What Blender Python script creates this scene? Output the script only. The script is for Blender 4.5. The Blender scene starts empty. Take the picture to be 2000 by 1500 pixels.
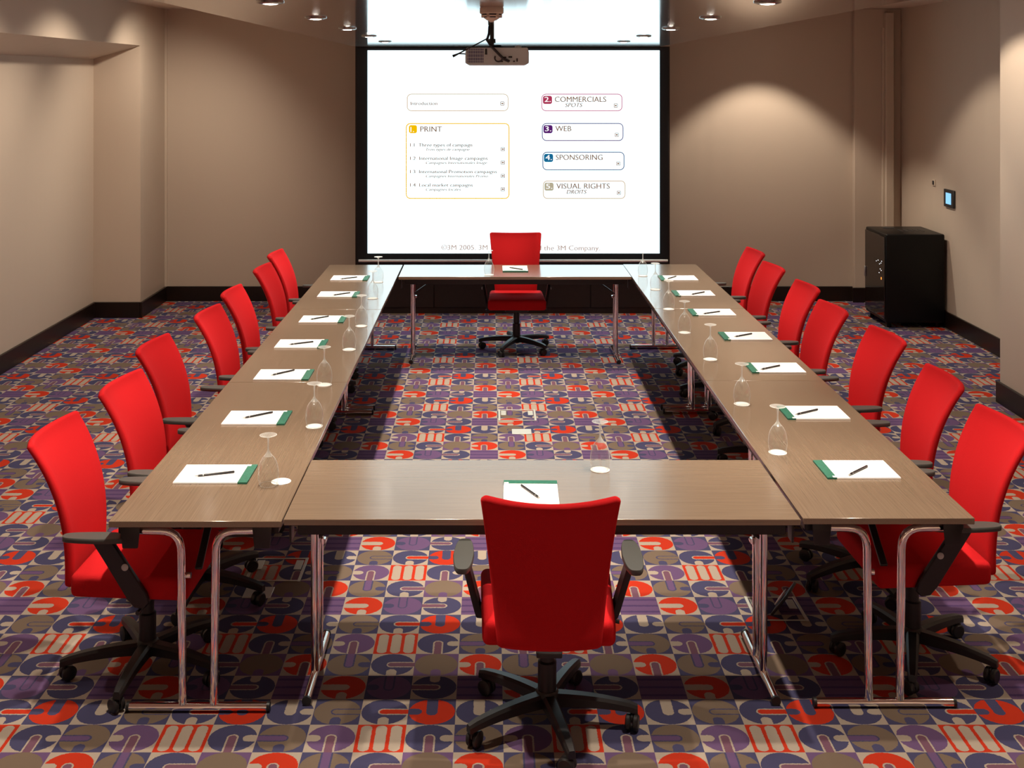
import bpy, bmesh, math, random
from mathutils import Vector, Matrix
random.seed(7)
S = bpy.context.scene
COL = S.collection
PI = math.pi
R = math.radians

# ---------------------------------------------------------------- camera, world, exposure
CAM_H = 2.37
FPX = 2250.0                       # focal length in pixels of the 2000 x 1500 frame
cam_d = bpy.data.cameras.new('camera')
cam = bpy.data.objects.new('camera', cam_d); COL.objects.link(cam)
cam.location = (0, 0, CAM_H); cam.rotation_euler = (PI/2, 0, 0)
cam_d.sensor_width = 36; cam_d.lens = FPX/2000*36
cam_d.shift_x = (1000-959)/2000; cam_d.shift_y = -(750-152)/2000
cam_d.clip_start = 0.05
S.camera = cam
W = bpy.data.worlds.new('world'); S.world = W; W.use_nodes = True
W.node_tree.nodes['Background'].inputs[0].default_value = (0.9, 0.8, 0.7, 1)
W.node_tree.nodes['Background'].inputs[1].default_value = 0.02
S.view_settings.view_transform = 'Standard'; S.view_settings.look = 'None'
S.view_settings.gamma = 1; S.view_settings.use_curve_mapping = False
S.view_settings.exposure = 0.0

SPOT_W = 165.0          # the downlights over the two long rows of tables
OUTER_W = 125.0         # the downlights of the upper ceiling, along the walls
SCREEN_E = 2.1
LAMP_COL = (1.0, 0.86, 0.70)

# room measures (x to the right, y away from the camera, z up)
FAR = 12.25; PANEL = 11.59; LEFT = -3.93; LEFT_IN = -3.465; RIGHT = 4.33; RIGHT_NEAR = 3.715
Z_HIGH = 3.10; Z_LOW = 2.684; BACK = -4.0; TOP = 0.73

# ---------------------------------------------------------------- materials
def mat(name, col, rough=0.5, metal=0.0, spec=0.5, bump=None, var=0.0, vscale=40, emis=None, estr=0, sheen=0, coat=0):
    m = bpy.data.materials.new(name); m.use_nodes = True
    nt = m.node_tree; b = nt.nodes['Principled BSDF']
    b.inputs['Base Color'].default_value = (*col, 1)
    b.inputs['Roughness'].default_value = rough
    b.inputs['Metallic'].default_value = metal
    b.inputs['Specular IOR Level'].default_value = spec
    b.inputs['Sheen Weight'].default_value = sheen
    b.inputs['Coat Weight'].default_value = coat; b.inputs['Coat Roughness'].default_value = 0.13
    if emis:
        b.inputs['Emission Color'].default_value = (*emis, 1)
        b.inputs['Emission Strength'].default_value = estr
    if var or bump:
        tc = nt.nodes.new('ShaderNodeTexCoord')
        n = nt.nodes.new('ShaderNodeTexNoise'); n.inputs['Scale'].default_value = vscale
        n.inputs['Detail'].default_value = 3
        nt.links.new(tc.outputs['Object'], n.inputs['Vector'])
        if var:
            mx = nt.nodes.new('ShaderNodeMix'); mx.data_type = 'RGBA'
            mx.inputs[6].default_value = (*[c*(1-var) for c in col], 1)
            mx.inputs[7].default_value = (*[min(1, c*(1+var)) for c in col], 1)
            nt.links.new(n.outputs[0], mx.inputs[0]); nt.links.new(mx.outputs[2], b.inputs['Base Color'])
        if bump:
            bp = nt.nodes.new('ShaderNodeBump'); bp.inputs['Strength'].default_value = bump
            bp.inputs['Distance'].default_value = 0.002
            nt.links.new(n.outputs[0], bp.inputs['Height']); nt.links.new(bp.outputs[0], b.inputs['Normal'])
    return m

def srgb(r, g, b):
    f = lambda c: c/255/12.92 if c <= 10 else ((c/255+0.055)/1.055)**2.4
    return (f(r), f(g), f(b))

M = {}
M['red'] = mat('red_fabric', (0.50, 0.0125, 0.016), 0.9, spec=0.08, bump=0.25, var=0.08, vscale=300)
M['black'] = mat('black_plastic', (0.012, 0.012, 0.013), 0.42, spec=0.5, bump=0.1, vscale=400)
M['pad'] = mat('grey_black_rubber', (0.06, 0.062, 0.058), 0.5, spec=0.5)
M['metal_black'] = mat('black_metal', (0.012, 0.011, 0.011), 0.4, spec=0.5)
M['chrome'] = mat('chrome', (0.93, 0.92, 0.91), 0.08, metal=1)
M['steel'] = mat('brushed_steel', (0.55, 0.56, 0.58), 0.35, metal=1)
M['button'] = mat('silver_button', (0.5, 0.5, 0.5), 0.4)
M['wall'] = None
M['paper'] = mat('white_paper', (0.88, 0.88, 0.87), 0.8, spec=0.2)
M['green'] = mat('green_print', (0.014, 0.125, 0.078), 0.6, var=0.5, vscale=90)
M['pen'] = mat('pen_black', (0.01, 0.01, 0.012), 0.35)
M['pen_tip'] = mat('pen_tip', (0.5, 0.5, 0.48), 0.3, metal=0.6)
M['base'] = mat('dark_baseboard', (0.012, 0.006, 0.004), 0.35, spec=0.4)
M['panel'] = mat('dark_wenge_panel', (0.016, 0.008, 0.006), 0.4, spec=0.4, var=0.3, vscale=30)
M['ceil'] = mat('ceiling_paint', (0.68, 0.57, 0.47), 0.8, spec=0.2)
M['screen_border'] = mat('screen_black_border', (0.006, 0.007, 0.009), 0.7)
M['batten'] = mat('batten_white', (0.88, 0.86, 0.82), 0.5)
M['proj'] = mat('projector_grey', (0.58, 0.64, 0.66), 0.5)
M['vent'] = mat('vent_blue_grey', (0.10, 0.10, 0.22), 0.4)
M['dark'] = mat('dark_grey', (0.02, 0.02, 0.022), 0.5)
M['detector'] = mat('detector_plastic', (0.62, 0.52, 0.44), 0.5)
M['trim_dark'] = mat('downlight_ring', (0.25, 0.23, 0.21), 0.25, metal=0.8)
M['lamp'] = mat('lamp_glow', (1, 1, 1), 0.5, emis=(1.0, 0.93, 0.82), estr=30)
M['rack'] = mat('rack_black', (0.003, 0.003, 0.003), 0.4, spec=0.25)
M['rack_glass'] = mat('rack_smoked_glass', (0.012, 0.008, 0.006), 0.08, spec=0.6)
M['led'] = mat('led_white', (1, 1, 1), 0.5, emis=(0.8, 0.9, 1.0), estr=2.0)
M['led_orange'] = mat('led_orange', (1, .4, .1), 0.5, emis=(1.0, 0.25, 0.03), estr=2.0)
M['panel_glow'] = mat('touch_panel_glow', (0.1, 0.4, 0.7), 0.3, emis=(0.28, 0.62, 0.95), estr=0.9)
M['duct'] = mat('cable_duct', (0.60, 0.50, 0.40), 0.5)
M['plate'] = mat('floor_plate', (0.55, 0.57, 0.52), 0.4, metal=0.3)
M['sign_white'] = mat('small_white_label', (0.8, 0.8, 0.78), 0.5)

# wall paint: eggshell with a faint vertical brushing
def wall_material():
    m = mat('wall_paint', (0.56, 0.46, 0.37), 0.45, spec=0.35)
    nt = m.node_tree; b = nt.nodes['Principled BSDF']
    tc = nt.nodes.new('ShaderNodeTexCoord')
    mp = nt.nodes.new('ShaderNodeMapping'); mp.inputs['Scale'].default_value = (5.5, 5.5, 0.08)
    n = nt.nodes.new('ShaderNodeTexNoise'); n.inputs['Scale'].default_value = 1.0; n.inputs['Detail'].default_value = 1
    nt.links.new(tc.outputs['Object'], mp.inputs['Vector']); nt.links.new(mp.outputs[0], n.inputs['Vector'])
    bp = nt.nodes.new('ShaderNodeBump'); bp.inputs['Strength'].default_value = 0.5; bp.inputs['Distance'].default_value = 0.012
    nt.links.new(n.outputs[0], bp.inputs['Height']); nt.links.new(bp.outputs[0], b.inputs['Normal'])
    return m
M['wall'] = wall_material()

# the lacquered lower ceiling
M['gloss'] = mat('ceiling_lacquer', (0.50, 0.45, 0.41), 0.10, metal=0.7, spec=0.9)

# thin clear glass; white mixed in at grazing angles paints bright edge highlights
def glass_material(name, base, edge):
    m = bpy.data.materials.new(name); m.use_nodes = True
    nt = m.node_tree; nt.nodes.clear(); N = nt.nodes.new; L = nt.links.new
    out = N('ShaderNodeOutputMaterial')
    tr = N('ShaderNodeBsdfTransparent'); tr.inputs[0].default_value = (0.97, 0.98, 0.975, 1)
    gl = N('ShaderNodeBsdfGlossy'); gl.inputs['Roughness'].default_value = 0.10
    df = N('ShaderNodeBsdfTranslucent'); df.inputs[0].default_value = (0.9, 0.93, 0.92, 1)
    d2 = N('ShaderNodeBsdfDiffuse'); d2.inputs[0].default_value = (0.9, 0.93, 0.92, 1)
    sc = N('ShaderNodeMixShader'); sc.inputs[0].default_value = 0.5; L(df.outputs[0], sc.inputs[1]); L(d2.outputs[0], sc.inputs[2])
    lw = N('ShaderNodeLayerWeight'); lw.inputs[0].default_value = 0.5
    def curve(p, k, c):
        pw = N('ShaderNodeMath'); pw.operation = 'POWER'; pw.inputs[1].default_value = p; L(lw.outputs['Facing'], pw.inputs[0])
        ma = N('ShaderNodeMath'); ma.operation = 'MULTIPLY_ADD'; ma.inputs[1].default_value = k; ma.inputs[2].default_value = c
        L(pw.outputs[0], ma.inputs[0]); return ma.outputs[0]
    m1 = N('ShaderNodeMixShader'); L(curve(4.0, 0.4, 0.08), m1.inputs[0]); L(tr.outputs[0], m1.inputs[1]); L(gl.outputs[0], m1.inputs[2])
    m2 = N('ShaderNodeMixShader'); L(curve(4.5, edge, base), m2.inputs[0]); L(m1.outputs[0], m2.inputs[1]); L(sc.outputs[0], m2.inputs[2])
    L(m2.outputs[0], out.inputs[0]); return m
M['glass'] = glass_material('clear_glass', 0.025, 0.95)
M['glass_edge'] = glass_material('glass_painted_glint', 0.33, 0.5)  # whitish mix standing in for the glint on rim, stem and foot


def wood_material():
    m = mat('table_laminate', (0.2, 0.13, 0.085), 0.24, spec=0.7, coat=0.6)
    nt = m.node_tree; b = nt.nodes['Principled BSDF']
    tc = nt.nodes.new('ShaderNodeTexCoord')
    mp = nt.nodes.new('ShaderNodeMapping'); mp.inputs['Scale'].default_value = (2.5, 230, 230)
    n = nt.nodes.new('ShaderNodeTexNoise'); n.inputs['Scale'].default_value = 1.6; n.inputs['Detail'].default_value = 5
    nt.links.new(tc.outputs['Object'], mp.inputs['Vector']); nt.links.new(mp.outputs[0], n.inputs['Vector'])
    cr = nt.nodes.new('ShaderNodeValToRGB')
    cr.color_ramp.elements[0].position = 0.15; cr.color_ramp.elements[0].color = (0.150, 0.103, 0.068, 1)
    cr.color_ramp.elements[1].position = 0.85; cr.color_ramp.elements[1].color = (0.250, 0.178, 0.120, 1)
    nt.links.new(n.outputs[0], cr.inputs[0]); nt.links.new(cr.outputs[0], b.inputs['Base Color'])
    bp = nt.nodes.new('ShaderNodeBump'); bp.inputs['Strength'].default_value = 0.12; bp.inputs['Distance'].default_value = 0.001
    nt.links.new(n.outputs[0], bp.inputs['Height']); nt.links.new(bp.outputs[0], b.inputs['Normal'])
    return m
M['wood'] = wood_material()

# ---------------------------------------------------------------- carpet: a printed repeat of 4 x 4 squares
def carpet_material():
    m = mat('patterned_carpet', (0.2, 0.2, 0.2), 0.95, spec=0.1)
    nt = m.node_tree; b = nt.nodes['Principled BSDF']; L = nt.links.new
    CREAM = (0.335, 0.280, 0.228); BLUE = (0.052, 0.050, 0.108); RED = (0.41, 0.028, 0.010)
    PURP = (0.112, 0.064, 0.145); TAUPE = (0.145, 0.106, 0.078); MAUVE = (0.14, 0.066, 0.10)
    DIR = {'R': (1, 0), 'L': (-1, 0), 'T': (0, 1), 'B': (0, -1)}
    # ground, disc, slot fill, slot outline, slot side, notch colour, notch side; rows from r=0
    cells = [
      (CREAM, BLUE, MAUVE, CREAM, 'R', CREAM, 'B'), (PURP, TAUPE, TAUPE, TAUPE, 'T', PURP, 'B'),
      (CREAM, RED, MAUVE, CREAM, 'B', CREAM, 'L'), (BLUE, TAUPE, PURP, BLUE, 'T', BLUE, 'R'),
      (RED, RED, RED, RED, 'R', RED, 'B'), (CREAM, BLUE, MAUVE, CREAM, 'B', CREAM, 'R'),
      (BLUE, TAUPE, PURP, BLUE, 'L', BLUE, 'B'), (CREAM, PURP, MAUVE, CREAM, 'B', CREAM, 'L'),
      (CREAM, BLUE, RED, CREAM, 'R', CREAM, 'B'), (BLUE, RED, BLUE, BLUE, 'T', BLUE, 'L'),
      (CREAM, BLUE, CREAM, CREAM, 'T', CREAM, 'R'), (BLUE, TAUPE, TAUPE, BLUE, 'R', BLUE, 'B'),
      (BLUE, PURP, PURP, BLUE, 'T', BLUE, 'L'), (CREAM, BLUE, MAUVE, CREAM, 'L', CREAM, 'T'),
      (PURP, PURP, PURP, PURP, 'R', PURP, 'B'), (CREAM, RED, CREAM, CREAM, 'L', CREAM, 'B')]
    def math_(op, a, c=None, d=None):
        n = nt.nodes.new('ShaderNodeMath'); n.operation = op
        for i, v in enumerate((a, c, d)):
            if v is None: continue
            if isinstance(v, (int, float)): n.inputs[i].default_value = v
            else: L(v, n.inputs[i])
        return n.outputs[0]
    def ramp(fac, cols):
        n = nt.nodes.new('ShaderNodeValToRGB'); r = n.color_ramp; r.interpolation = 'CONSTANT'
        while len(r.elements) < 16: r.elements.new(0.5)
        for i in range(16):
            r.elements[i].position = i/16
        for i in range(16):
            r.elements[i].color = (*cols[i], 1)
        L(fac, n.inputs[0]); return n.outputs[0]
    def mixc(f, a, c):
        n = nt.nodes.new('ShaderNodeMix'); n.data_type = 'RGBA'; L(f, n.inputs[0])
        for s, v in ((6, a), (7, c)):
            if isinstance(v, tuple): n.inputs[s].default_value = (*v, 1)
            else: L(v, n.inputs[s])
        return n.outputs[2]
    tc = nt.nodes.new('ShaderNodeTexCoord')
    wob = nt.nodes.new('ShaderNodeTexNoise'); wob.inputs['Scale'].default_value = 160; wob.inputs['Detail'].default_value = 1
    L(tc.outputs['Object'], wob.inputs['Vector'])
    wobc = nt.nodes.new('ShaderNodeSeparateColor'); L(wob.outputs['Color'], wobc.inputs[0])
    sp = nt.nodes.new('ShaderNodeSeparateXYZ'); L(tc.outputs['Object'], sp.inputs[0])
    u = math_('DIVIDE', math_('ADD', sp.outputs[0], 0.486), 0.1767)
    v = math_('DIVIDE', math_('SUBTRACT', sp.outputs[1], 5.258), 0.1729)
    fu = math_('FLOOR', u); fv = math_('FLOOR', v)
    iu = math_('FLOORED_MODULO', fu, 4); iv = math_('FLOORED_MODULO', fv, 4)
    idx = math_('ADD', iu, math_('MULTIPLY', iv, 4))
    fac = math_('DIVIDE', math_('ADD', idx, 0.5), 16)
    x = math_('ADD', math_('SUBTRACT', math_('SUBTRACT', u, fu), 0.5), math_('MULTIPLY', math_('SUBTRACT', wobc.outputs[0], 0.5), 0.035))
    y = math_('ADD', math_('SUBTRACT', math_('SUBTRACT', v, fv), 0.5), math_('MULTIPLY', math_('SUBTRACT', wobc.outputs[1], 0.5), 0.035))
    def slot(key, length, w):
        enc = [tuple((c+1)/2 for c in DIR[cl[key]]) + (0,) for cl in cells]
        sc = nt.nodes.new('ShaderNodeSeparateColor'); L(ramp(fac, enc), sc.inputs[0])
        dx = math_('SUBTRACT', math_('MULTIPLY', sc.outputs[0], 2), 1)
        dy = math_('SUBTRACT', math_('MULTIPLY', sc.outputs[1], 2), 1)
        bb = math_('ADD', math_('MULTIPLY', x, dx), math_('MULTIPLY', y, dy))
        aa = math_('SUBTRACT', math_('MULTIPLY', x, dy), math_('MULTIPLY', y, dx))
        q = math_('MAXIMUM', math_('SUBTRACT', 0.5-length+w, bb), 0)
        return math_('SUBTRACT', math_('SQRT', math_('ADD', math_('MULTIPLY', aa, aa), math_('MULTIPLY', q, q))), w)
    inside = lambda d, t: math_('LESS_THAN', d, t)
    rad = math_('SQRT', math_('ADD', math_('MULTIPLY', x, x), math_('MULTIPLY', y, y)))
    c = mixc(inside(rad, 0.49), ramp(fac, [k[0] for k in cells]), ramp(fac, [k[1] for k in cells]))
    c = mixc(inside(slot(6, 0.29, 0.115), 0), c, ramp(fac, [k[5] for k in cells]))
    dA = slot(4, 0.64, 0.12)
    c = mixc(inside(dA, 0), c, ramp(fac, [k[3] for k in cells]))
    c = mixc(inside(dA, -0.036), c, ramp(fac, [k[2] for k in cells]))
    # square of three upright bars
    xm = math_('SUBTRACT', math_('ABSOLUTE', x), 0)
    x3 = math_('MINIMUM', math_('ABSOLUTE', x), math_('ABSOLUTE', math_('SUBTRACT', xm, 0.31)))
    yq = math_('MAXIMUM', math_('SUBTRACT', math_('ABSOLUTE', y), 0.35), 0)
    bar = math_('SQRT', math_('ADD', math_('MULTIPLY', x3, x3), math_('MULTIPLY', yq, yq)))
    isb = math_('COMPARE', idx, 4, 0.4)
    c = mixc(math_('MULTIPLY', isb, inside(bar, 0.115)), c, CREAM)
    # plain squares with thin darker lines
    ln = math_('LESS_THAN', math_('ABSOLUTE', math_('SUBTRACT', math_('FRACT', math_('ADD', math_('MULTIPLY', y, 3), 0.5)), 0.5)), 0.13)
    isl = math_('COMPARE', idx, 14, 0.4)
    c = mixc(math_('MULTIPLY', isl, ln), c, (0.065, 0.038, 0.11))
    # pile
    pile = nt.nodes.new('ShaderNodeTexNoise'); pile.inputs['Scale'].default_value = 700; pile.inputs['Detail'].default_value = 2
    L(tc.outputs['Object'], pile.inputs['Vector'])
    gain = math_('ADD', 0.78, math_('MULTIPLY', pile.outputs[0], 0.44))
    vm = nt.nodes.new('ShaderNodeVectorMath'); vm.operation = 'SCALE'; L(c, vm.inputs[0]); L(gain, vm.inputs['Scale'])
    L(vm.outputs[0], b.inputs['Base Color'])
    bp = nt.nodes.new('ShaderNodeBump'); bp.inputs['Strength'].default_value = 0.4; bp.inputs['Distance'].default_value = 0.003
    L(pile.outputs[0], bp.inputs['Height']); L(bp.outputs[0], b.inputs['Normal'])
    return m
M['carpet'] = carpet_material()

def emit(name, col, e):
    m = bpy.data.materials.new(name); m.use_nodes = True
    nt = m.node_tree; nt.nodes.clear()
    o = nt.nodes.new('ShaderNodeOutputMaterial'); em = nt.nodes.new('ShaderNodeEmission')
    em.inputs[0].default_value = (*col, 1); em.inputs[1].default_value = e
    nt.links.new(em.outputs[0], o.inputs[0]); return m

# ---------------------------------------------------------------- mesh helpers
def finish(name, bm, m, parent=None, angle=38, loc=None):
    bmesh.ops.recalc_face_normals(bm, faces=bm.faces)
    lim = R(angle)
    for f in bm.faces: f.smooth = True
    for e in bm.edges:
        e.smooth = len(e.link_faces) == 2 and e.calc_face_angle(0) < lim
    me = bpy.data.meshes.new(name); bm.to_mesh(me); bm.free()
    me.materials.append(m)
    o = bpy.data.objects.new(name, me); COL.objects.link(o)
    if parent: o.parent = parent
    if loc: o.location = loc
    return o
def box(bm, c, s, rot=None, bevel=0.0, seg=2, taper=None):
    r = bmesh.ops.create_cube(bm, size=1)
    vs = r['verts']
    for v in vs:
        v.co = Vector((v.co.x*s[0], v.co.y*s[1], v.co.z*s[2]))
        if taper: taper(v.co)
    if bevel:
        es = list({e for v in vs for e in v.link_edges})
        rb = bmesh.ops.bevel(bm, geom=es, offset=bevel, segments=seg, profile=0.5, affect='EDGES')
        vs = list(set(rb['verts']) | {v for v in vs if v.is_valid})
    mtx = Matrix.Translation(c) @ (rot.to_4x4() if rot else Matrix())
    for v in vs: v.co = mtx @ v.co
    return vs
def rotm(ax, deg): return Matrix.Rotation(R(deg), 3, ax)
def ring_loft(bm, rings, cap=True):
    vr = [[bm.verts.new(p) for p in ring] for ring in rings]
    n = len(rings[0])
    for a, b in zip(vr, vr[1:]):
        for i in range(n):
            bm.faces.new((a[i], a[(i+1) % n], b[(i+1) % n], b[i]))
    if cap:
        bm.faces.new(vr[0][::-1]); bm.faces.new(vr[-1])
def tube(bm, pts, r, n=12, cap=True):
    pts = [Vector(p) for p in pts]
    rr = r if isinstance(r, (list, tuple)) else [r]*len(pts)
    rings = []; t0 = None; nrm = None
    for i, p in enumerate(pts):
        t = (pts[min(i+1, len(pts)-1)]-pts[max(i-1, 0)]).normalized()
        if nrm is None:
            a = Vector((0, 0, 1)) if abs(t.z) < 0.9 else Vector((1, 0, 0))
            nrm = t.cross(a).normalized()
        else:
            nrm = (nrm - t*nrm.dot(t)).normalized()
        bn = t.cross(nrm)
        rings.append([p + (nrm*math.cos(2*PI*k/n) + bn*math.sin(2*PI*k/n))*rr[i] for k in range(n)])
    ring_loft(bm, rings, cap)
def lathe(bm, prof, n=24, c=(0, 0, 0), cap=True, axis='z'):
    rings = []
    for (r, z) in prof:
        ring = []
        for k in range(n):
            a = 2*PI*k/n
            p = Vector((r*math.cos(a), r*math.sin(a), z))
            if axis == 'y': p = Vector((p.x, p.z, p.y))
            if axis == 'x': p = Vector((p.z, p.x, p.y))
            ring.append(p+Vector(c))
        rings.append(ring)
    ring_loft(bm, rings, cap)
def slab(bm, x0, x1, y0, y1, z0, z1, bevel=0.0, seg=1):
    return box(bm, ((x0+x1)/2, (y0+y1)/2, (z0+z1)/2), (x1-x0, y1-y0, z1-z0), bevel=bevel, seg=seg)
def arc_path(p0, corner, p1, r, n=6):
    p0, c, p1 = Vector(p0), Vector(corner), Vector(p1)
    a = (p0-c).normalized(); b = (p1-c).normalized()
    s = c+a*r; e = c+b*r
    return [p0] + [s*(1-t)**2 + c*2*t*(1-t) + e*t*t for t in [i/n for i in range(n+1)]] + [p1]
def tag(o, label=None, cat=None, group=None, kind=None):
    if label: o['label'] = label
    if cat: o['category'] = cat
    if group: o['group'] = group
    if kind: o['kind'] = kind
    return o
def empty(name, loc=(0, 0, 0), rz=0):
    o = bpy.data.objects.new(name, None); COL.objects.link(o)
    o.location = loc; o.rotation_euler = (0, 0, rz); o.empty_display_size = 0.1
    return o
def copy_tree(o, parent=None):
    c = o.copy(); COL.objects.link(c)
    if parent: c.parent = parent
    for ch in list(o.children): copy_tree(ch, c)
    return c
def struct(name, bm, m, parent=None, angle=20, label=None):
    o = finish(name, bm, m, parent, angle)
    if not parent: o['kind'] = 'structure'
    if label: o['label'] = label
    return o

# ---------------------------------------------------------------- room shell
bm = bmesh.new(); slab(bm, -4.3, 4.7, BACK, FAR+0.3, -0.12, 0)
struct('floor', bm, M['carpet'], label='carpet printed with squares of red, blue, purple and cream discs')
bm = bmesh.new(); slab(bm, -4.3, 4.7, BACK, FAR+0.3, Z_HIGH, Z_HIGH+0.12)
struct('ceiling', bm, M['ceil'], label='upper beige ceiling along the walls')
bm = bmesh.new(); slab(bm, -1.375, 1.70, -1.0, PANEL, Z_LOW, Z_HIGH, bevel=0.004)
struct('ceiling_lower', bm, M['gloss'], label='lowered glossy ceiling mirroring the screen')
bm = bmesh.new(); slab(bm, -4.3, 4.7, FAR, FAR+0.3, 0, Z_HIGH); struct('wall_far', bm, M['wall'], label='beige far wall behind the screen')
bm = bmesh.new(); slab(bm, -4.3, 4.7, BACK-0.3, BACK, 0, Z_HIGH); struct('wall_back', bm, M['wall'])
bm = bmesh.new(); slab(bm, LEFT-0.3, LEFT, BACK, 11.39, 0, 2.9); struct('wall_left', bm, M['wall'], label='beige niche wall lit by downlights')
# corner column and the beam with the sloping underside over the niche
bm = bmesh.new(); slab(bm, LEFT-0.3, LEFT_IN, 11.39, FAR, 0, Z_HIGH); struct('wall_left_column', bm, M['wall'], label='beige corner column beside the far wall')
bm = bmesh.new()
sec = [(LEFT-0.3, 2.47), (LEFT, 2.555), (LEFT_IN, 2.69), (LEFT_IN, Z_HIGH), (LEFT-0.3, Z_HIGH)]
ring_loft(bm, [[Vector((x, y, z)) for x, z in sec] for y in (BACK, 11.39)])
struct('wall_left_beam', bm, M['wall'], label='beige beam with a sloping underside over the wall niche')
bm = bmesh.new(); slab(bm, RIGHT, RIGHT+0.3, 8.41, FAR, 0, Z_HIGH); struct('wall_right', bm, M['wall'], label='beige wall behind the black rack')
bm = bmesh.new(); slab(bm, RIGHT_NEAR, RIGHT+0.3, BACK, 8.41, 0, Z_HIGH, bevel=0.004); struct('wall_right_pier', bm, M['wall'], label='beige projecting wall pier nearest the camera')
bm = bmesh.new(); slab(bm, 3.84, RIGHT, 12.17, FAR, 0, Z_HIGH, bevel=0.004); struct('wall_far_pier', bm, M['wall'], label='shallow beige pier in the corner behind the rack')
# metal bead on the column corner
bm = bmesh.new(); slab(bm, LEFT_IN, LEFT_IN+0.025, FAR-0.02, FAR, 0.15, Z_HIGH)
struct('trim_1', bm, M['duct'], label='pale vertical bead in the far corner')
# boxed cable duct beside the corner
bm = bmesh.new(); slab(bm, 4.15, 4.235, 12.10, 12.17, 0.15, 3.06, bevel=0.006); slab(bm, 4.125, 4.15, 12.14, 12.17, 0.15, 2.9, bevel=0.003)
struct('trim_2', bm, M['duct'], label='pale boxed cable duct rising behind the rack')
# baseboards
def baseboard(side, x0, x1, y0, y1, h=0.155):
    bm = bmesh.new(); slab(bm, x0, x1, y0, y1, 0, h, bevel=0.004); struct('baseboard_'+side, bm, M['base'])
t = 0.022
baseboard('far_left', LEFT_IN, -1.365, FAR-t, FAR)
baseboard('far_right', 1.80, 3.84, FAR-t, FAR)
baseboard('far_pier', 3.84-t, RIGHT, 12.17-t, 12.17)
baseboard('column_side', LEFT_IN, LEFT_IN+t, 11.39-t, FAR)
baseboard('column_front', LEFT, LEFT_IN, 11.39-t, 11.39)
baseboard('left', LEFT, LEFT+t, BACK, 11.39)
baseboard('right', RIGHT-t, RIGHT, 8.41, 12.17)
baseboard('right_pier', RIGHT_NEAR-t, RIGHT_NEAR, BACK, 8.41+t)
baseboard('right_return', RIGHT_NEAR, RIGHT, 8.41, 8.41+t)
# dark panelled front that carries the screen
bm = bmesh.new(); slab(bm, -1.365, 1.798, PANEL, FAR, 0, Z_LOW)
wp = struct('wall_screen', bm, M['panel'], label='dark timber panelled front carrying the projection screen')
for i in range(4):
    bm = bmesh.new(); x0 = -1.355+i*0.786; slab(bm, x0, x0+0.780, PANEL-0.012, PANEL, 0.06, 0.45, bevel=0.004)
    finish('panel', bm, M['panel'], wp)

# ---------------------------------------------------------------- projection screen
SP = FPX/PANEL
def sx(px): return (px-959)/SP
def sz(py): return CAM_H-(py-152)/SP
scr = empty('projection_screen', (sx(1002), PANEL, sz(503)))
tag(scr, 'large projection screen on the dark panel showing a white menu slide', 'screen')
SY = PANEL-0.03
def lp(o):                                  # keep world placing under the screen's empty
    o.parent = scr; o.matrix_parent_inverse = Matrix.Translation(scr.location).inverted(); return o
bm = bmesh.new(); slab(bm, sx(697), sx(1305), PANEL-0.022, PANEL, sz(513), sz(93), bevel=0.004)
lp(finish('border', bm, M['screen_border']))['label'] = 'black border of the screen'
M['screen'] = emit('projected_white', (0.68, 0.92, 1.0), SCREEN_E)
bm = bmesh.new(); slab(bm, sx(718.5), sx(1287.5), SY, PANEL-0.018, sz(494), sz(98.5))
lp(finish('screen_surface', bm, M['screen']))['label'] = 'glowing white projected surface'
bm = bmesh.new(); tube(bm, [(sx(702), SY-0.045, sz(507)), (sx(1302), SY-0.045, sz(507))], 0.013, 12)
lp(finish('batten_bar', bm, M['batten']))['label'] = 'white bar along the lower hem'
def rounded(x0, x1, z0, z1, r, n=5):
    pts = []
    for cx, cz, a0 in ((x1-r, z1-r, 0), (x0+r, z1-r, 90), (x0+r, z0+r, 180), (x1-r, z0+r, 270)):
        for k in range(n+1):
            a = R(a0+90*k/n); pts.append((cx+r*math.cos(a), cz+r*math.sin(a)))
    return pts
def frame_mesh(px0, py0, px1, py1, w, m, name='menu_frame', r=9):
    x0, x1, z0, z1 = sx(px0), sx(px1), sz(py1), sz(py0); r = r/SP; w = w/SP
    a = rounded(x0, x1, z0, z1, r); c = rounded(x0+w, x1-w, z0+w, z1-w, r-w)
    bm = bmesh.new()
    va = [bm.verts.new((x, SY-0.002, z)) for x, z in a]; vc = [bm.verts.new((x, SY-0.002, z)) for x, z in c]
    n = len(va)
    for i in range(n): bm.faces.new((va[i], va[(i+1) % n], vc[(i+1) % n], vc[i]))
    return lp(finish(name, bm, m))
def plate_mesh(px0, py0, px1, py1, m, name='number_badge', r=4, d=0.002):
    bm = bmesh.new()
    bm.faces.new([bm.verts.new((x, SY-d, z)) for x, z in rounded(sx(px0), sx(px1), sz(py1), sz(py0), r/SP)])
    return lp(finish(name, bm, m))
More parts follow.
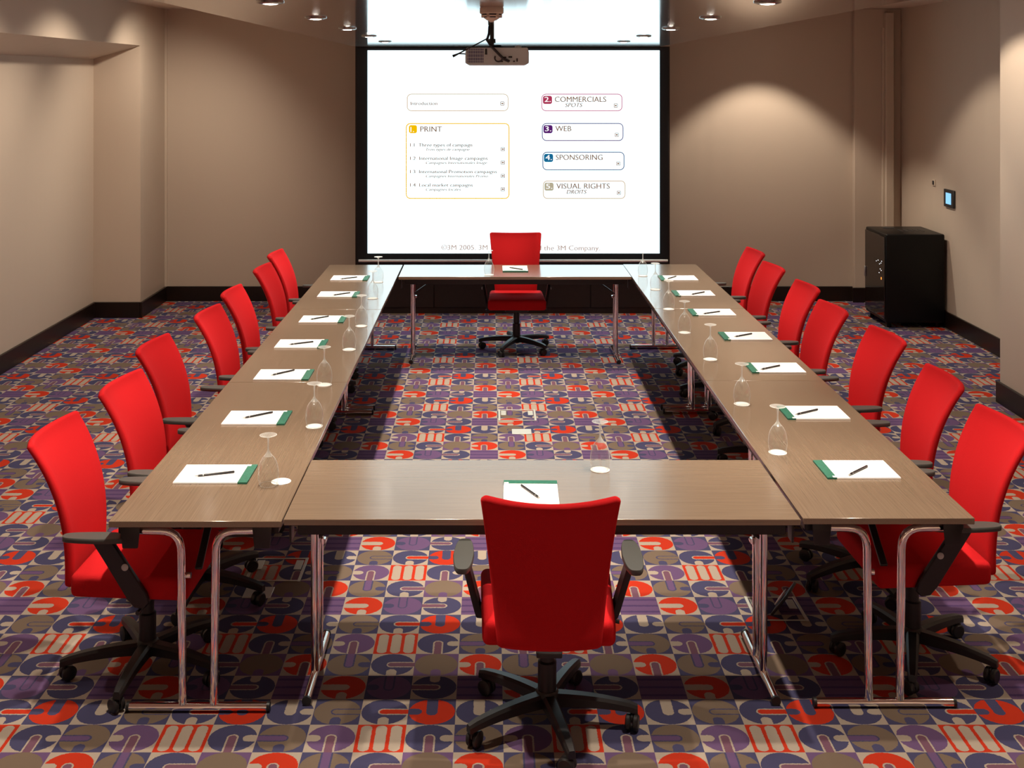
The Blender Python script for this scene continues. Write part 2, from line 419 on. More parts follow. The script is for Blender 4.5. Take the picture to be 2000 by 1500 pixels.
def text(s, px, py, cap, m, width=None, shear=0.0, d=0.003):
    cu = bpy.data.curves.new('lettering', 'FONT'); cu.body = s; cu.size = cap/SP/0.70; cu.shear = shear
    cu.resolution_u = 3
    o = bpy.data.objects.new('lettering', cu); COL.objects.link(o)
    bpy.context.view_layer.update()
    me = bpy.data.meshes.new_from_object(o.evaluated_get(bpy.context.evaluated_depsgraph_get()))
    bpy.data.objects.remove(o)
    xs = [v.co.x for v in me.vertices]; k = 1.0
    if width: k = width/SP/(max(xs)-min(xs))
    x_min = min(xs)
    for v in me.vertices:
        v.co = Vector((sx(px)+(v.co.x-x_min)*k, SY-d, sz(py)+v.co.y))
    b2 = bmesh.new(); b2.from_mesh(me)                                  # a second pass of the face, half a stroke over, for weight
    geo = bmesh.ops.duplicate(b2, geom=list(b2.verts)+list(b2.edges)+list(b2.faces))['geom']
    for g in geo:
        if isinstance(g, bmesh.types.BMVert): g.co += Vector((0.60/SP, -0.0002, 0.12/SP))
    b2.to_mesh(me); b2.free()
    me.materials.clear(); me.materials.append(m)
    o = bpy.data.objects.new('lettering', me); COL.objects.link(o); o['kind'] = 'stuff'
    return lp(o)
T = {k: emit('slide_'+k, srgb(*c), 1.0) for k, c in dict(
    grey=(110, 105, 92), pale=(112, 106, 90), faint=(120, 117, 112), yellow=(244, 190, 0), pink=(196, 92, 122), crimson=(172, 52, 84),
    plum=(88, 44, 104), purple=(88, 30, 108), navy=(62, 66, 110), teal=(24, 104, 146), beige=(182, 172, 146), sand=(130, 122, 100), white=(255, 255, 255)).items()}
T['grey'] = emit('slide_grey_print', (0.26, 0.13, 0.07), 1.0); T['pale'] = emit('slide_pale_print', (0.32, 0.17, 0.10), 1.0)
T['faint'] = emit('slide_faint_print', (0.50, 0.34, 0.28), 1.0); T['sand'] = emit('slide_sand_line', (0.60, 0.40, 0.22), 1.0)
def icon(px, py):
    frame_mesh(px-4, py-4, px+4, py+4, 1.3, T['pale'], 'page_icon', r=1.6)
    plate_mesh(px-2, py-1.5, px+2, py+1.5, T['pale'], 'page_icon', r=0.5)
frame_mesh(795, 183, 993, 217, 1.6, T['sand']); text('Introduction', 802, 205, 6.6, T['pale'], 52); icon(981, 202)
frame_mesh(793, 240, 995, 388, 2.0, T['yellow'])
plate_mesh(799, 244, 815, 260, T['yellow']); text('1.', 802, 257.5, 10, T['white'], d=0.004); text('PRINT', 821, 257, 10.5, T['grey'], 42)
for y, a, wa, c, wc in ((286, '1.1  Three types of campaign', 121, 'Trois types de campagne', 85),
                        (312, '1.2  International Image campaigns', 151, 'Campagnes Internationales Image', 119),
                        (338, '1.3  International Promotion campaigns', 169, 'Campagnes Internationales Promo', 121),
                        (364, '1.4  Local market campaigns', 122, 'Campagnes locales', 68)):
    text(a, 801, y, 6.6, T['grey'], wa); text(c, 832, y+8, 5.2, T['pale'], wc, shear=0.25); icon(982, y+5)
for px0, y0, px1, y1, fr, bd, num, ttl, w, sub, ic in (
    (1057, 183, 1215, 217, 'pink', 'crimson', '2.', 'COMMERCIALS', 100, 'SPOTS', (1202, 206)),
    (1058, 240, 1217, 275, 'plum', 'purple', '3.', 'WEB', 31, None, (1204, 263)),
    (1059, 296, 1219, 332, 'navy', 'teal', '4.', 'SPONSORING', 91, None, (1207, 319)),
    (1060, 352, 1221, 388, 'sand', 'beige', '5.', 'VISUAL RIGHTS', 104, 'DROITS', (1208, 376))):
    frame_mesh(px0, y0, px1, y1, 1.7, T[fr]); plate_mesh(px0+3, y0+4, px0+21, y0+20, T[bd])
    text(num, px0+6, y0+16, 10, T['white'], 12, d=0.004); text(ttl, px0+26, y0+16, 10.5, T['grey'], w)
    if sub: text(sub, px0+46, y0+26, 8, T['grey'], 34 if sub == 'SPOTS' else 39, shear=0.25)
    icon(*ic)
text('\u00a93M 2005. 3M', 862, 487, 9.5, T['faint'], 90); text('of the 3M Company.', 1046, 488, 9.5, T['faint'], 125)

# ---------------------------------------------------------------- folding tables
def make_table(L, Wd, inset):
    root = empty('folding_table')
    bm = bmesh.new(); box(bm, (0, 0, TOP-0.012), (L, Wd, 0.024), bevel=0.002, seg=1)
    finish('tabletop', bm, M['wood'], root)
    for s in (-1, 1):
        bm = bmesh.new(); box(bm, (0, s*(Wd/2-0.035), TOP-0.045), (L-0.10, 0.03, 0.042), bevel=0.003, seg=1)
        finish('rail', bm, M['metal_black'], root)
    for e in (-1, 1):
        xl = e*(L/2-inset)
        for s in (-1, 1):
            bm = bmesh.new()
            tube(bm, arc_path((xl, s*0.058, 0.03), (xl, s*0.066, TOP-0.056), (xl, s*(Wd/2-0.06), TOP-0.052), 0.075), 0.0155, 14)
            finish('leg', bm, M['chrome'], root)
            bm = bmesh.new(); box(bm, (e*(L/2-0.018), s*(Wd/2-0.075), TOP-0.066), (0.010, 0.075, 0.084), bevel=0.005, seg=2,
                                  taper=lambda c, s=s: setattr(c, 'y', c.y*(0.78 if c.z < 0 else 1)))
            finish('corner_bracket', bm, M['metal_black'], root)
        bm = bmesh.new(); tube(bm, [(xl, -0.258, 0.018), (xl, 0.258, 0.018)], 0.0165, 16); finish('foot', bm, M['chrome'], root)
        for s in (-1, 1):
            bm = bmesh.new(); tube(bm, [(xl, s*0.257, 0.018), (xl, s*0.268, 0.018)], 0.018, 14); finish('foot_cap', bm, M['black'], root)
        bm = bmesh.new()
        x2 = xl-e*0.24; a = math.degrees(math.atan2(0.17, 0.24))
        box(bm, ((xl+x2)/2, 0, TOP-0.115), (0.29, 0.028, 0.012), rot=rotm('Y', e*a), bevel=0.003, seg=1)
        finish('folding_brace', bm, M['metal_black'], root)
        bm = bmesh.new(); lathe(bm, [(0.012, -0.012), (0.012, 0.012)], 12, c=(xl-e*0.02, 0.045, 0.50), axis='y'); finish('brace_clip', bm, M['chrome'], root)
    return root
SIDE = make_table(1.945, 0.64, 0.05)
NAMES = ['nearest the camera', 'in the middle of its row', 'next to the screen end']
first = True
for side, xc, ys in (('niche wall', -1.095, 4.26), ('black rack', 1.482, 4.29)):
    for i in range(3):
        o = SIDE if first else copy_tree(SIDE); first = False
        o.location = (xc, ys+0.973+i*1.949, 0); o.rotation_euler = (0, 0, PI/2)
        tag(o, 'brown folding table on the %s side, %s' % (side, NAMES[i]), 'table', 'folding tables set in a rectangle')
o = make_table(1.922, 0.665, 0.075); o.location = (0.190, 4.612, 0)
tag(o, 'brown folding table closing the near end of the rectangle, behind one chair', 'table', 'folding tables set in a rectangle')
o = make_table(1.922, 0.615, 0.10); o.location = (0.198, 9.80, 0)
tag(o, 'brown folding table closing the far end before the screen', 'table', 'folding tables set in a rectangle')

# ---------------------------------------------------------------- swivel chairs
def sm(t): return t*t*(3-2*t)
def make_chair():
    root = empty('swivel_chair')
    # seat cushion
    bm = bmesh.new()
    def tp(c):
        if c.y < 0: c.x *= 0.93
    box(bm, (0, 0.005, 0.432), (0.50, 0.46, 0.09), bevel=0.024, seg=4, taper=tp)
    for v in bm.verts:
        if v.co.z > 0.45: v.co.z += 0.012*max(0, 1-(v.co.x/0.25)**2)*max(0, 1-(v.co.y/0.25)**2)
        if v.co.y > 0.12: v.co.z -= 0.35*(v.co.y-0.12)**2
    finish('seat', bm, M['red'], root, 60)
    # upholstered back, narrow at the seat and wide at the head, leaning back and wrapped round the sitter
    bm = bmesh.new()
    rings = []; nv = 16; nu = 10
    def yc(v): return -0.272-0.155*v**2.5
    for k in range(-3, nv+4):
        v = min(1, max(0, k/nv)); e = 0 if 0 <= k <= nv else (-k if k < 0 else k-nv)
        a = e/3*PI/2*0.96
        hw = 0.182+0.053*v; th = 0.018-0.002*v
        tk = th*math.cos(a); z = 0.418+0.528*v + (math.sin(a)*th*(1 if k > nv else -1) if e else 0)
        hw -= th*(1-math.cos(a))*0.5
        ring = []
        pr = []
        for i in range(nu+1): pr.append((-1+2*i/nu, -1))
        for j in range(1, 5): pr.append(('R', j))
        for i in range(nu+1): pr.append((1-2*i/nu, 1))
        for j in range(1, 5): pr.append(('L', j))
        for p in pr:
            if p[0] in ('R', 'L'):
                s = 1 if p[0] == 'R' else -1
                an = -PI/2+PI*p[1]/5 if s == 1 else PI/2+PI*p[1]/5
                u = s; ox = tk*math.cos(an)*s*s; oy = tk*math.sin(an)
                x = s*(hw-th)+ox
            else:
                u = p[0]; x = u*(hw-th); oy = tk*p[1]
            wrap = (0.022+0.028*v)*u*u
            ring.append(Vector((x, yc(v)+wrap+oy, z+0.010*v*u*u)))
        rings.append(ring)
    ring_loft(bm, rings)
    finish('backrest', bm, M['red'], root, 60)
    # under-seat mechanism, back support, lever
    bm = bmesh.new(); box(bm, (0, 0.0, 0.368), (0.20, 0.26, 0.04), bevel=0.01); box(bm, (0, -0.15, 0.372), (0.09, 0.20, 0.02), bevel=0.005)
    finish('seat_mechanism', bm, M['black'], root)
    bm = bmesh.new(); tube(bm, [(0.08, 0.06, 0.362), (0.20, 0.06, 0.36), (0.27, 0.05, 0.352)], [0.006, 0.006, 0.009], 8)
    finish('adjustment_lever', bm, M['black'], root)
    bm = bmesh.new(); lathe(bm, [(0.034, 0.10), (0.034, 0.23), (0.026, 0.235), (0.026, 0.36)], 18)
    finish('gas_column', bm, M['black'], root)
    # armrests
    for s in (-1, 1):
        bm = bmesh.new()
        w = 0.012
        prof = [(-0.112, 0.640), (-0.035, 0.640), (0.083, 0.425), (0.092, 0.388), (0.070, 0.362), (0.032, 0.368), (0.010, 0.405)]
        ring_loft(bm, [[Vector((s*(0.248+0.052*(z-0.36)/0.28)+d, y, z)) for y, z in prof] for d in (-w, w)])
        bmesh.ops.bevel(bm, geom=list(bm.edges), offset=0.004, segments=1, affect='EDGES')
        box(bm, (s*0.17, 0.055, 0.376), (0.17, 0.05, 0.016), bevel=0.004)
        arm = finish('armrest', bm, M['black'], root)
        bm = bmesh.new()
        rings = []
        for z, k in ((0.638, 0.90), (0.641, 0.98), (0.650, 1.0), (0.655, 0.97), (0.657, 0.92)):
            ring = []
            for i in range(28):
                a = 2*PI*i/28; c, q = math.cos(a), math.sin(a)
                ex = math.copysign(abs(c)**0.55, c); ey = math.copysign(abs(q)**0.6, q)
                ring.append(Vector((s*0.303+0.038*k*ex*(1-0.18*abs(ey)), -0.085+0.135*(0.95+0.05*k)*ey, z)))
            rings.append(ring)
        ring_loft(bm, rings); finish('arm_pad', bm, M['pad'], arm, 40)
        bm = bmesh.new(); lathe(bm, [(0.013, 0.0), (0.013, 0.003), (0.008, 0.006)], 16, axis='x')
        if s < 0:
            for v in bm.verts: v.co.x *= -1
        for v in bm.verts: v.co += Vector((s*0.2975, 0.012, 0.537))
        finish('screw_cap', bm, M['button'], arm)
    # five-star foot
    bm = bmesh.new(); lathe(bm, [(0.030, 0.062), (0.046, 0.075), (0.046, 0.115), (0.036, 0.128)], 20)
    star = finish('star_base', bm, M['black'], root)
    for k in range(5):
        a = 2*PI*k/5; ca, sa = math.cos(a), math.sin(a)
        bm = bmesh.new(); rings = []
        for tt in [0, .15, .3, .45, .6, .75, .9, 1.0]:
            r = 0.034+0.296*tt; w = 0.027-0.010*tt; zt = 0.120-0.030*tt**2.2; h = 0.046-0.018*tt
            if tt == 1.0: w *= .8; zt -= 0.004
            rings.append([Vector((r*ca-o*sa, r*sa+o*ca, z)) for o, z in
                          ((-w, zt-h), (w, zt-h), (w, zt-0.010), (w*0.62, zt), (-w*0.62, zt), (-w, zt-0.010))])
        ring_loft(bm, rings); finish('leg', bm, M['black'], star, 30)
        bm = bmesh.new()
        cx, cy = 0.312*ca, 0.312*sa
        ax = rotm('Z', math.degrees(a)+70+25*k)
        for q in (-1, 1):
            t0 = bmesh.new()
            lathe(t0, [(0.012, -0.010), (0.024, -0.010), (0.029, -0.005), (0.029, 0.006), (0.022, 0.010), (0.010, 0.011)], 20, axis='x')
            off = len(bm.verts)
            vv = [bm.verts.new(ax @ (v.co*1.0*Vector((1, 1, 1)).x + Vector((q*0.0135, 0.012, 0))) + Vector((cx, cy, 0.029))) for v in t0.verts]
            t0.verts.index_update()
            for f in t0.faces: bm.faces.new([vv[v.index] for v in f.verts])
            t0.free()
        tube(bm, [(cx, cy, 0.05), (cx, cy, 0.085)], 0.008, 10)
        hood = box(bm, (0, 0, 0), (0.008, 0.04, 0.022), bevel=0.003)
        for v in hood: v.co = ax @ (v.co + Vector((0, 0.008, 0))) + Vector((cx, cy, 0.045))
        finish('caster', bm, M['black'], star, 35)
    return root
CH = make_chair()
def star_of(o): return [c for c in o.children if c.name.startswith('star_base')][0]
ORD = ['nearest the camera', 'second from the camera', 'third from the camera', 'fourth from the camera',
       'fifth from the camera', 'sixth from the camera', 'seventh from the camera, nearest the screen']
left = [(-1.755, 4.622, 1.5), (-1.712, 5.33, 5.0), (-1.790, 6.10, 3.5), (-1.704, 6.93, 3.5), (-1.711, 7.61, 1.0), (-1.690, 8.53, 1.5), (-1.723, 9.23, 1.0)]
right = [(2.105, 4.73, -2.0), (2.136, 5.43, 2.0), (2.172, 6.31, -4.0), (2.100, 7.07, -4.0), (2.142, 7.80, -3.0), (2.110, 8.60, -5.0), (2.142, 9.34, -3.0)]
stars_l = [51, 52, 62, 66, 30, 30, 44]; stars_r = [34, 62, 10, 28, 66, 40, 66]
used = False
def chair(x, y, rz, star, label):
    global used
    o = CH if not used else copy_tree(CH); used = True
    o.location = (x, y, 0); o.rotation_euler = (0, 0, rz)
    star_of(o).rotation_euler = (0, 0, R(star)-rz)
    tag(o, label, 'chair', 'red swivel chairs round the tables')
chair(0.206, 4.23, R(-1.0), 66, 'red swivel chair at the near table, its back to the camera')
BO = 0.380                                    # the back's top edge lies this far behind the column
for (x, y, a), st, od in zip(left, stars_l, ORD):
    rz = -PI/2-R(a)
    chair(x+BO*math.cos(R(a)), y-BO*math.sin(R(a)), rz, st, 'red swivel chair on the niche wall side, '+od)
for (x, y, a), st, od in zip(right, stars_r, ORD):
    rz = PI/2-R(a)
    chair(x-BO*math.cos(R(a)), y+BO*math.sin(R(a)), rz, st, 'red swivel chair on the black rack side, '+od)
chair(0.222, 10.05, PI, 30, 'red swivel chair facing the camera before the screen')

# ---------------------------------------------------------------- table setting
def onto(px, py, z): return ((px-959)*(CAM_H-z)/(py-152), FPX*(CAM_H-z)/(py-152))
def make_pad():
    root = empty('notepad')
    bm = bmesh.new(); box(bm, (0, 0, 0.0035), (0.215, 0.30, 0.007), bevel=0.0008, seg=1); finish('paper_block', bm, M['paper'], root)
    bm = bmesh.new(); slab(bm, -0.1078, 0.1078, 0.1115, 0.1505, 0.0004, 0.0076); finish('header_band', bm, M['green'], root)['label'] = 'green printed band across the head'
    bm = bmesh.new(); slab(bm, -0.106, -0.088, 0.108, 0.126, 0.0072, 0.0080); finish('header_mark', bm, M['paper'], root)
    return root
def make_pen():
    root = empty('pen')
    bm = bmesh.new(); lathe(bm, [(0.003, -0.078), (0.0044, -0.076), (0.0044, 0.060), (0.0032, 0.068)], 12, axis='x'); finish('barrel', bm, M['pen'], root)
    bm = bmesh.new(); lathe(bm, [(0.0030, 0.068), (0.0012, 0.082), (0.0006, 0.084)], 10, axis='x'); finish('tip', bm, M['pen_tip'], root)
    bm = bmesh.new(); lathe(bm, [(0.0048, 0.046), (0.0048, 0.050)], 12, axis='x'); finish('ring', bm, M['pen_tip'], root)
    return root
def make_glass():
    root = empty('wine_glass')
    out = [(0.0345, 0.0), (0.0385, 0.016), (0.0412, 0.034), (0.0412, 0.052), (0.0388, 0.073), (0.0335, 0.092), (0.0250, 0.108), (0.0155, 0.1195), (0.0090, 0.128)]
    bm = bmesh.new(); lathe(bm, out+[(0.0042, 0.139)], 32, cap=False)
    finish('bowl', bm, M['glass'], root, 70)
    bm = bmesh.new(); lathe(bm, [(0.0345, 0.0), (0.0350, 0.0016), (0.0338, 0.002)], 32, cap=False); finish('rim', bm, M['glass_edge'], root, 70)
    bm = bmesh.new(); lathe(bm, [(0.0165, 0.1155), (0.0105, 0.1245), (0.0062, 0.132), (0.0042, 0.139), (0.0036, 0.160), (0.0042, 0.184), (0.0065, 0.192)], 14, cap=False); finish('stem', bm, M['glass_edge'], root, 70)
    bm = bmesh.new(); lathe(bm, [(0.0065, 0.192), (0.020, 0.197), (0.0325, 0.1995)], 32, cap=False); lathe(bm, [(0.0325, 0.2015), (0.002, 0.2020)], 32, cap=False); f = finish('foot', bm, M['glass'], root, 50)
    bm = bmesh.new(); lathe(bm, [(0.0325, 0.1995), (0.0342, 0.2000), (0.0345, 0.2008), (0.0325, 0.2015)], 32, cap=False); finish('foot_edge', bm, M['glass_edge'], f, 50)
    return root
def make_coaster():
    bm = bmesh.new(); lathe(bm, [(0.038, 0), (0.040, 0.0006), (0.040, 0.0018), (0.0392, 0.0022)], 32)
    return finish('coaster', bm, M['paper'])
protos = {}
def put(kind, mk, x, y, z, rz):
    if kind not in protos: o = protos[kind] = mk()
    else: o = copy_tree(protos[kind])
    o.location = (x, y, z); o.rotation_euler = (0, 0, rz); return o
def setting(where, pad, pen, glass, rz_pad, coaster=None, turn=PI):
    """one place: pad and pen, upturned glass on a coaster; where says whose place"""
    x, y = onto(*pad, TOP+0.004)
    tag(put('notepad', make_pad, x, y, TOP+0.0003, rz_pad), 'white notepad with green head band, '+where, 'notepad', 'notepads on the tables')
    (ax, ay), (bx, by) = onto(pen[0], pen[1], TOP+0.012), onto(pen[2], pen[3], TOP+0.012)
    ang = math.atan2(by-ay, bx-ax)+turn
    tag(put('pen', make_pen, (ax+bx)/2, (ay+by)/2, TOP+0.0126, ang), 'slim black pen on the pad '+where, 'pen', 'pens on the notepads')
    gx, gy = onto(*glass, TOP)
    cx, cy = onto(*(coaster or glass), TOP)
    tag(put('coaster', make_coaster, cx, cy, TOP+0.0002, 0), 'round white paper coaster under the glass '+where, 'coaster', 'paper coasters')
    tag(put('wine_glass', make_glass, gx, gy, TOP+0.0026, 0), 'upturned clear wine glass '+where, 'wine glass', 'upturned wine glasses')
SHORT = ['nearest the camera', 'second from the camera', 'third from the camera', 'fourth from the camera', 'fifth from the camera', 'sixth from the camera', 'nearest the screen']
L_pad = [(422, 926), (502.6, 816), (555, 732), (589, 671.5), (631, 623.6), (661.5, 575), (684, 543)]
L_pen = [(379, 930, 461, 921), (472, 817, 536, 804), (528, 733, 577, 722), (562, 673, 614, 667), (602, 624.5, 645, 617), (646, 577, 688, 571), (664, 545, 698, 541)]
L_gl = [(524, 948), (614, 833), (633.5, 752), (682, 683), (706, 637), (728, 583), (739, 551)]
R_pad = [(1672, 917), (1588, 806), (1513, 718.5), (1455, 656.5), (1390, 610), (1354, 573), (1324, 543)]
R_pen = [(1653, 930, 1698, 908), (1552, 810, 1599, 799), (1483, 722, 1526, 713), (1432, 658, 1471, 651), (1372, 613, 1407, 608), (1350, 575, 1376, 570), (1302, 545, 1322, 539)]
R_gl = [(1519, 884), (1449, 789.5), (1387.5, 702), (1337, 650), (1306, 604), (1280, 565.5), (1255.5, 539)]
for i in range(7):
    setting('on the niche wall side, '+SHORT[i], L_pad[i], L_pen[i], L_gl[i], -PI/2, (549, 941) if i == 0 else None)
    setting('on the black rack side, '+SHORT[i], R_pad[i], R_pen[i], R_gl[i], PI/2)
setting('on the near end table', (1037, 966), (1016, 946, 1056, 974), (1172, 918), R(-1), turn=0)
setting('on the far end table before the screen', (1006, 525), (993, 522, 1022, 526.5), (955, 537), PI)

# ---------------------------------------------------------------- ceiling fittings
def make_downlight():
    root = empty('downlight')
    bm = bmesh.new()
    lathe(bm, [(0.036, -0.009), (0.040, -0.011), (0.056, -0.006), (0.058, 0.0), (0.036, 0.0)], 28, cap=False); finish('trim_ring', bm, M['trim_dark'], root)
    bm = bmesh.new(); lathe(bm, [(0.036, -0.004), (0.035, -0.008), (0.022, -0.012), (0.004, -0.0135)], 24); finish('lamp', bm, M['lamp'], root)['label'] = 'glowing lamp'
    return root
def spot(parent, watts, ang, blend, z=-0.03, tilt=(0, 0)):
    ld = bpy.data.lights.new('lamp_light', 'SPOT'); ld.energy = watts; ld.spot_size = R(ang); ld.spot_blend = blend
    ld.shadow_soft_size = 0.035; ld.color = LAMP_COL
    lo = bpy.data.objects.new('lamp_light', ld); COL.objects.link(lo); lo.parent = parent; lo.location = (0, 0, z); lo.rotation_euler = (R(tilt[0]), R(tilt[1]), 0)
DL = make_downlight()
TH = ['nearest the camera', 'second from the camera', 'third from the camera', 'fourth from the camera', 'fifth from the camera', 'nearest the screen']
n = 0
for side, x in (('niche wall', -0.91), ('black rack', 1.14)):
    for i, y in enumerate((4.0, 4.75, 5.98, 7.30, 8.60, 9.90)):
        o = DL if n == 0 else copy_tree(DL); n += 1
        o.location = (x, y, Z_LOW)
        tag(o, 'recessed downlight in the lower ceiling on the %s side, %s' % (side, TH[i]), 'downlight', 'downlights in the lower ceiling')
for o in [ob for ob in COL.objects if ob.name.startswith('downlight')]: spot(o, SPOT_W, 80, 0.5)
for side, x in (('niche wall', -0.91), ('black rack', 1.14)):  # lamps added out of view for soft fill and brighter chrome
    for i, y in enumerate((1.5, 0.2)):
        o = copy_tree(DL); o.location = (x, y, Z_LOW)
        tag(o, '%s recessed downlight behind the camera, %s row' % (('first', 'second')[i], side), 'downlight', 'downlights in the lower ceiling')
for x, i in ((-2.6, 'first'), (0.2, 'second'), (2.8, 'third')):  # unseen fill lamps, added to brighten the back of the room
    o = DL.copy(); COL.objects.link(o)
    for ch in DL.children:
        if ch.type == 'MESH': copy_tree(ch, o)
    o.location = (x, -2.6, Z_HIGH)
    tag(o, '%s recessed downlight along the back wall behind the camera' % i, 'downlight', 'downlights in the upper ceiling')
    spot(o, 560, 120, 1.0)
OD = ['first', 'second', 'third', 'fourth', 'fifth']
for x, ys in ((-2.60, (10.6, 9.2, 7.6, 6.0, 4.4)), (2.83, (11.50, 9.7, 8.0, 6.2, 4.4))):
    for i, y in enumerate(ys):
        o = DL.copy(); COL.objects.link(o)
        for ch in DL.children:
            if ch.type == 'MESH': copy_tree(ch, o)
        o.location = (x, y, Z_HIGH)
        tag(o, '%s recessed downlight from the far wall in the upper ceiling, %s side' % (OD[i], 'niche wall' if x < 0 else 'rack wall'), 'downlight', 'downlights in the upper ceiling')
        spot(o, OUTER_W*(0.95 if x < 0 else (1.15 if i == 0 else 0.85)), 92 if x > 0 else 118, 0.35 if x > 0 else 0.9,
             tilt=((22 if i == 0 else 0), 24) if x < 0 else ((0, 0) if i == 0 else (0, -22)))

# smoke detector
t = empty('smoke_detector', (0.003, 5.12, Z_LOW))
tag(t, 'white domed smoke detector on the glossy lower ceiling', 'smoke detector')
bm = bmesh.new(); lathe(bm, [(0.050, 0), (0.053, -0.004), (0.053, -0.026), (0.049, -0.030)], 32); finish('base', bm, M['detector'], t)
bm = bmesh.new(); lathe(bm, [(0.044, -0.030), (0.040, -0.036)], 28); finish('vent_slot', bm, M['dark'], t)
bm = bmesh.new(); lathe(bm, [(0.046, -0.036), (0.040, -0.042)], 28); finish('louvre', bm, M['detector'], t)
bm = bmesh.new(); lathe(bm, [(0.036, -0.042), (0.034, -0.047)], 28); finish('vent_slot', bm, M['dark'], t)
bm = bmesh.new(); lathe(bm, [(0.037, -0.047), (0.022, -0.058), (0.012, -0.061), (0.010, -0.066)], 28); finish('dome', bm, M['detector'], t)
for k in range(6):
    a = R(60*k+8); bm = bmesh.new(); box(bm, (0.041*math.cos(a), 0.041*math.sin(a), -0.038), (0.010, 0.012, 0.018), rot=rotm('Z', 60*k+8), bevel=0.001); finish('rib', bm, M['detector'], t)

# projector hanging from the lower ceiling
PY = 6.80; PX = 0.036; k = PY/FPX
t = empty('projector', (PX, PY, 2.445)); tag(t, 'grey projector hanging from the lower ceiling on a black pole', 'projector')
W2 = 0.188
bm = bmesh.new()
prof = [(-W2+0.02, 0), (W2-0.02, 0), (W2, 0.012), (W2, 0.078), (W2-0.008, 0.104), (-W2+0.008, 0.104), (-W2, 0.078), (-W2, 0.012)]
ring_loft(bm, [[Vector((x, y, z)) for x, z in prof] for y in (0, 0.30)])
bmesh.ops.bevel(bm, geom=list(bm.edges), offset=0.003, segments=1, affect='EDGES')
finish('housing', bm, M['proj'], t)
bm = bmesh.new()
box(bm, (-0.127, -0.0015, 0.056), (0.095, 0.003, 0.082)); finish('vent_grille', bm, M['vent'], t)
for i in range(9):
    bm = bmesh.new(); box(bm, (-0.168+i*0.0103, -0.004, 0.056), (0.003, 0.003, 0.082)); finish('vent_slat', bm, M['proj'], t)
for i in range(4):
    bm = bmesh.new(); box(bm, (-0.127, -0.0035, 0.026+i*0.020), (0.095, 0.002, 0.003)); finish('vent_slat', bm, M['proj'], t)
for x, z, w, h in ((-0.065, 0.08, 0.012, 0.035), (0.045, 0.045, 0.018, 0.010), (0.078, 0.048, 0.022, 0.010), (0.025, 0.022, 0.02, 0.008), (0.10, 0.022, 0.010, 0.008), (0.118, 0.030, 0.007, 0.02), (0.065, 0.024, 0.022, 0.007)):
    bm = bmesh.new(); box(bm, (x, -0.002, z), (w, 0.005, h), bevel=0.001, seg=1); finish('socket', bm, M['dark'], t)
bm = bmesh.new(); lathe(bm, [(0.020, 0.104), (0.019, 0.112), (0.012, 0.117)], 18, c=(0.125, 0.05, 0)); finish('focus_dial', bm, M['proj'], t)
ring = [(0.008+0.022*math.cos(R(a)), -0.012, 0.042+0.022*math.sin(R(a))) for a in range(150, 391, 24)]
bm = bmesh.new(); tube(bm, ring, 0.004, 8); finish('cable_loop', bm, M['dark'], t)
bm = bmesh.new(); box(bm, (0, 0.15, 0.112), (0.23, 0.05, 0.006), bevel=0.002); box(bm, (0, 0.15, 0.118), (0.05, 0.16, 0.006), bevel=0.002); finish('mount_plate', bm, M['metal_black'], t)
bm = bmesh.new(); tube(bm, [(-0.03, 0.15, 0.118), (-0.03, 0.15, 0.239)], 0.013, 14); tube(bm, [(-0.03, 0.15, 0.135), (-0.03, 0.15, 0.160)], 0.022, 14); finish('mount_pole', bm, M['metal_black'], t)
bm = bmesh.new(); tube(bm, [(-0.045, 0.13, 0.235), (-0.048, 0.10, 0.19), (-0.06, 0.04, 0.15), (-0.035, -0.012, 0.112), (0.0, -0.015, 0.075), (0.04, -0.014, 0.035), (0.07, -0.004, 0.022)], 0.008, 10); finish('cable', bm, M['dark'], t)
bm = bmesh.new(); tube(bm, [(-0.06, 0.05, 0.158), (-0.11, 0.02, 0.13), (-0.17, 0.0, 0.098), (-0.23, -0.005, 0.066), (-0.262, -0.005, 0.052)], [0.004, 0.004, 0.004, 0.005, 0.009], 8); finish('aerial_cable', bm, M['dark'], t)
bm = bmesh.new(); tube(bm, [(-0.262, -0.003, 0.052), (-0.23, 0.0, 0.068), (-0.186, 0.01, 0.066)], 0.004, 8); finish('aerial_cable', bm, M['dark'], t)

# ---------------------------------------------------------------- rack, wall panel, floor boxes
t = empty('equipment_rack', (4.02, 11.20, 0)); tag(t, 'low black equipment rack standing in the corner', 'rack')
x0, x1, y0, y1 = -0.293, 0.275, -0.30, 0.30
bm = bmesh.new(); slab(bm, x0+0.012, x1, y0, y1, 0.05, 0.888, bevel=0.014, seg=3); finish('cabinet', bm, M['rack'], t)
bm = bmesh.new(); slab(bm, x0, x0+0.012, y0+0.02, y1-0.02, 0.08, 0.862, bevel=0.003); d = finish('glass_door', bm, M['rack_glass'], t)
bm = bmesh.new(); slab(bm, x0-0.012, x0, y1-0.05, y1-0.03, 0.40, 0.50, bevel=0.003); finish('door_handle', bm, M['steel'], d)
bm = bmesh.new(); lathe(bm, [(0.055, 0.888), (0.055, 0.892), (0.048, 0.893)], 24, c=(-0.10, 0.16, 0)); finish('vent_cap', bm, M['dark'], t)
for i in range(5):
    bm = bmesh.new(); slab(bm, -0.06+i*0.05, -0.04+i*0.05, -0.10, 0.05, 0.888, 0.8905); finish('vent_slot', bm, M['dark'], t)
for i, (yy, zz) in enumerate([(-0.06, 0.60), (-0.11, 0.615), (-0.15, 0.585), (-0.19, 0.60), (-0.21, 0.62), (-0.17, 0.54), (-0.20, 0.53), (-0.14, 0.50)]):
    bm = bmesh.new(); box(bm, (x0-0.001, yy, zz), (0.002, 0.010, 0.005)); finish('indicator_light', bm, M['led'], t)
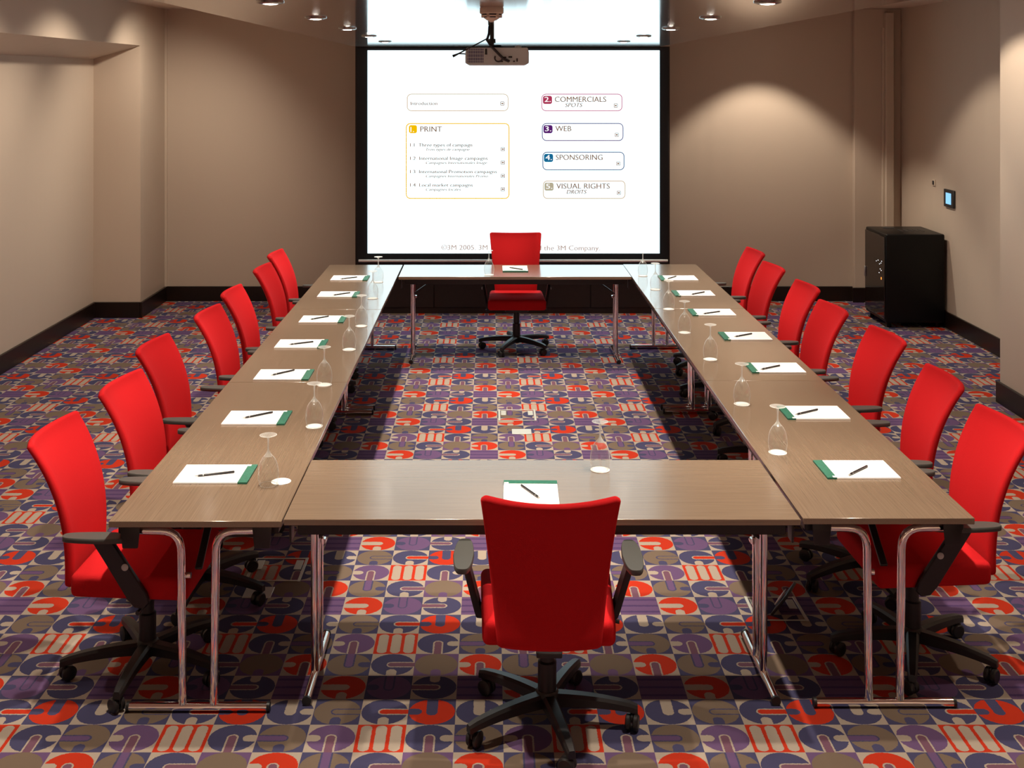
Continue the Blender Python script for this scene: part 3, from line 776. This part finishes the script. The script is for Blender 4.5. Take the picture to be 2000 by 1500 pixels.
bm = bmesh.new(); box(bm, (x0-0.001, -0.20, 0.455), (0.002, 0.014, 0.022)); finish('indicator_light', bm, M['led_orange'], t)['label'] = 'orange indicator'
for sx_ in (x0+0.06, x1-0.05):
    for sy_ in (y0+0.06, y1-0.06):
        bm = bmesh.new(); lathe(bm, [(0.022, 0), (0.022, 0.05)], 14, c=(sx_, sy_, 0)); finish('foot', bm, M['rack'], t)

t = empty('touch_panel', (RIGHT, 10.85, 1.15)); tag(t, 'black framed wall touch panel glowing pale blue above the rack', 'touch panel')
bm = bmesh.new(); slab(bm, -0.022, 0, -0.115, 0.115, 0, 0.165, bevel=0.004); finish('frame', bm, M['dark'], t)
bm = bmesh.new(); slab(bm, -0.0235, -0.021, -0.062, 0.062, 0.03, 0.135); finish('display', bm, M['panel_glow'], t)
t = empty('wall_switch', (RIGHT, 11.25, 1.315)); tag(t, 'tiny dark wall switch above the black rack', 'switch')
bm = bmesh.new(); slab(bm, -0.010, 0, -0.035, 0.035, 0, 0.062, bevel=0.002); finish('plate', bm, M['duct'], t)
bm = bmesh.new(); slab(bm, -0.016, -0.010, -0.018, 0.018, 0.012, 0.05, bevel=0.002); finish('rocker', bm, M['dark'], t)

def floor_box(x, y, label, lid=False, s=0.125):
    t = empty('floor_box', (x, y, 0)); tag(t, label, 'floor box', 'floor socket boxes')
    bm = bmesh.new()
    for q in (-1, 1):
        box(bm, (q*s, 0, 0.002), (0.014, 2*s+0.014, 0.004), bevel=0.001, seg=1); box(bm, (0, q*s, 0.002), (2*s-0.014, 0.008, 0.004), bevel=0.001, seg=1)
    finish('frame', bm, M['plate'], t)
    for q in (-1, 1):
        bm = bmesh.new(); slab(bm, q*(s-0.030)-0.018, q*(s-0.030)+0.018, 0.0, s-0.02, 0.0, 0.003, bevel=0.001); finish('cable_flap', bm, M['plate'], t)
    if lid:
        bm = bmesh.new(); box(bm, (0.03, -0.02, 0.055), (0.16, 0.012, 0.12), rot=rotm('Z', 62) @ rotm('X', 35), bevel=0.003); l = finish('lid', bm, M['dark'], t)
        bm = bmesh.new(); box(bm, (0.018, -0.012, 0.06), (0.09, 0.004, 0.05), rot=rotm('Z', 62) @ rotm('X', 35)); finish('notice', bm, M['sign_white'], l)
    return t
floor_box(0.183, 8.09, 'flush floor box with pale frame in the open middle')
floor_box(-1.03, 5.55, 'flush floor box under the table on the niche wall side')
floor_box(1.27, 5.14, 'floor box with its lid propped open, under the rack side table', True, 0.11)
for x, y, lb in ((0.205, 7.71, 'small pale floor plate in the open middle'), (-1.07, 5.30, 'small grey floor plate beside chair casters')):
    bm = bmesh.new(); slab(bm, -0.065, 0.065, -0.055, 0.055, 0, 0.004, bevel=0.0015)
    o = finish('floor_plate', bm, M['plate'], loc=(x, y, 0)); tag(o, lb, 'floor plate')
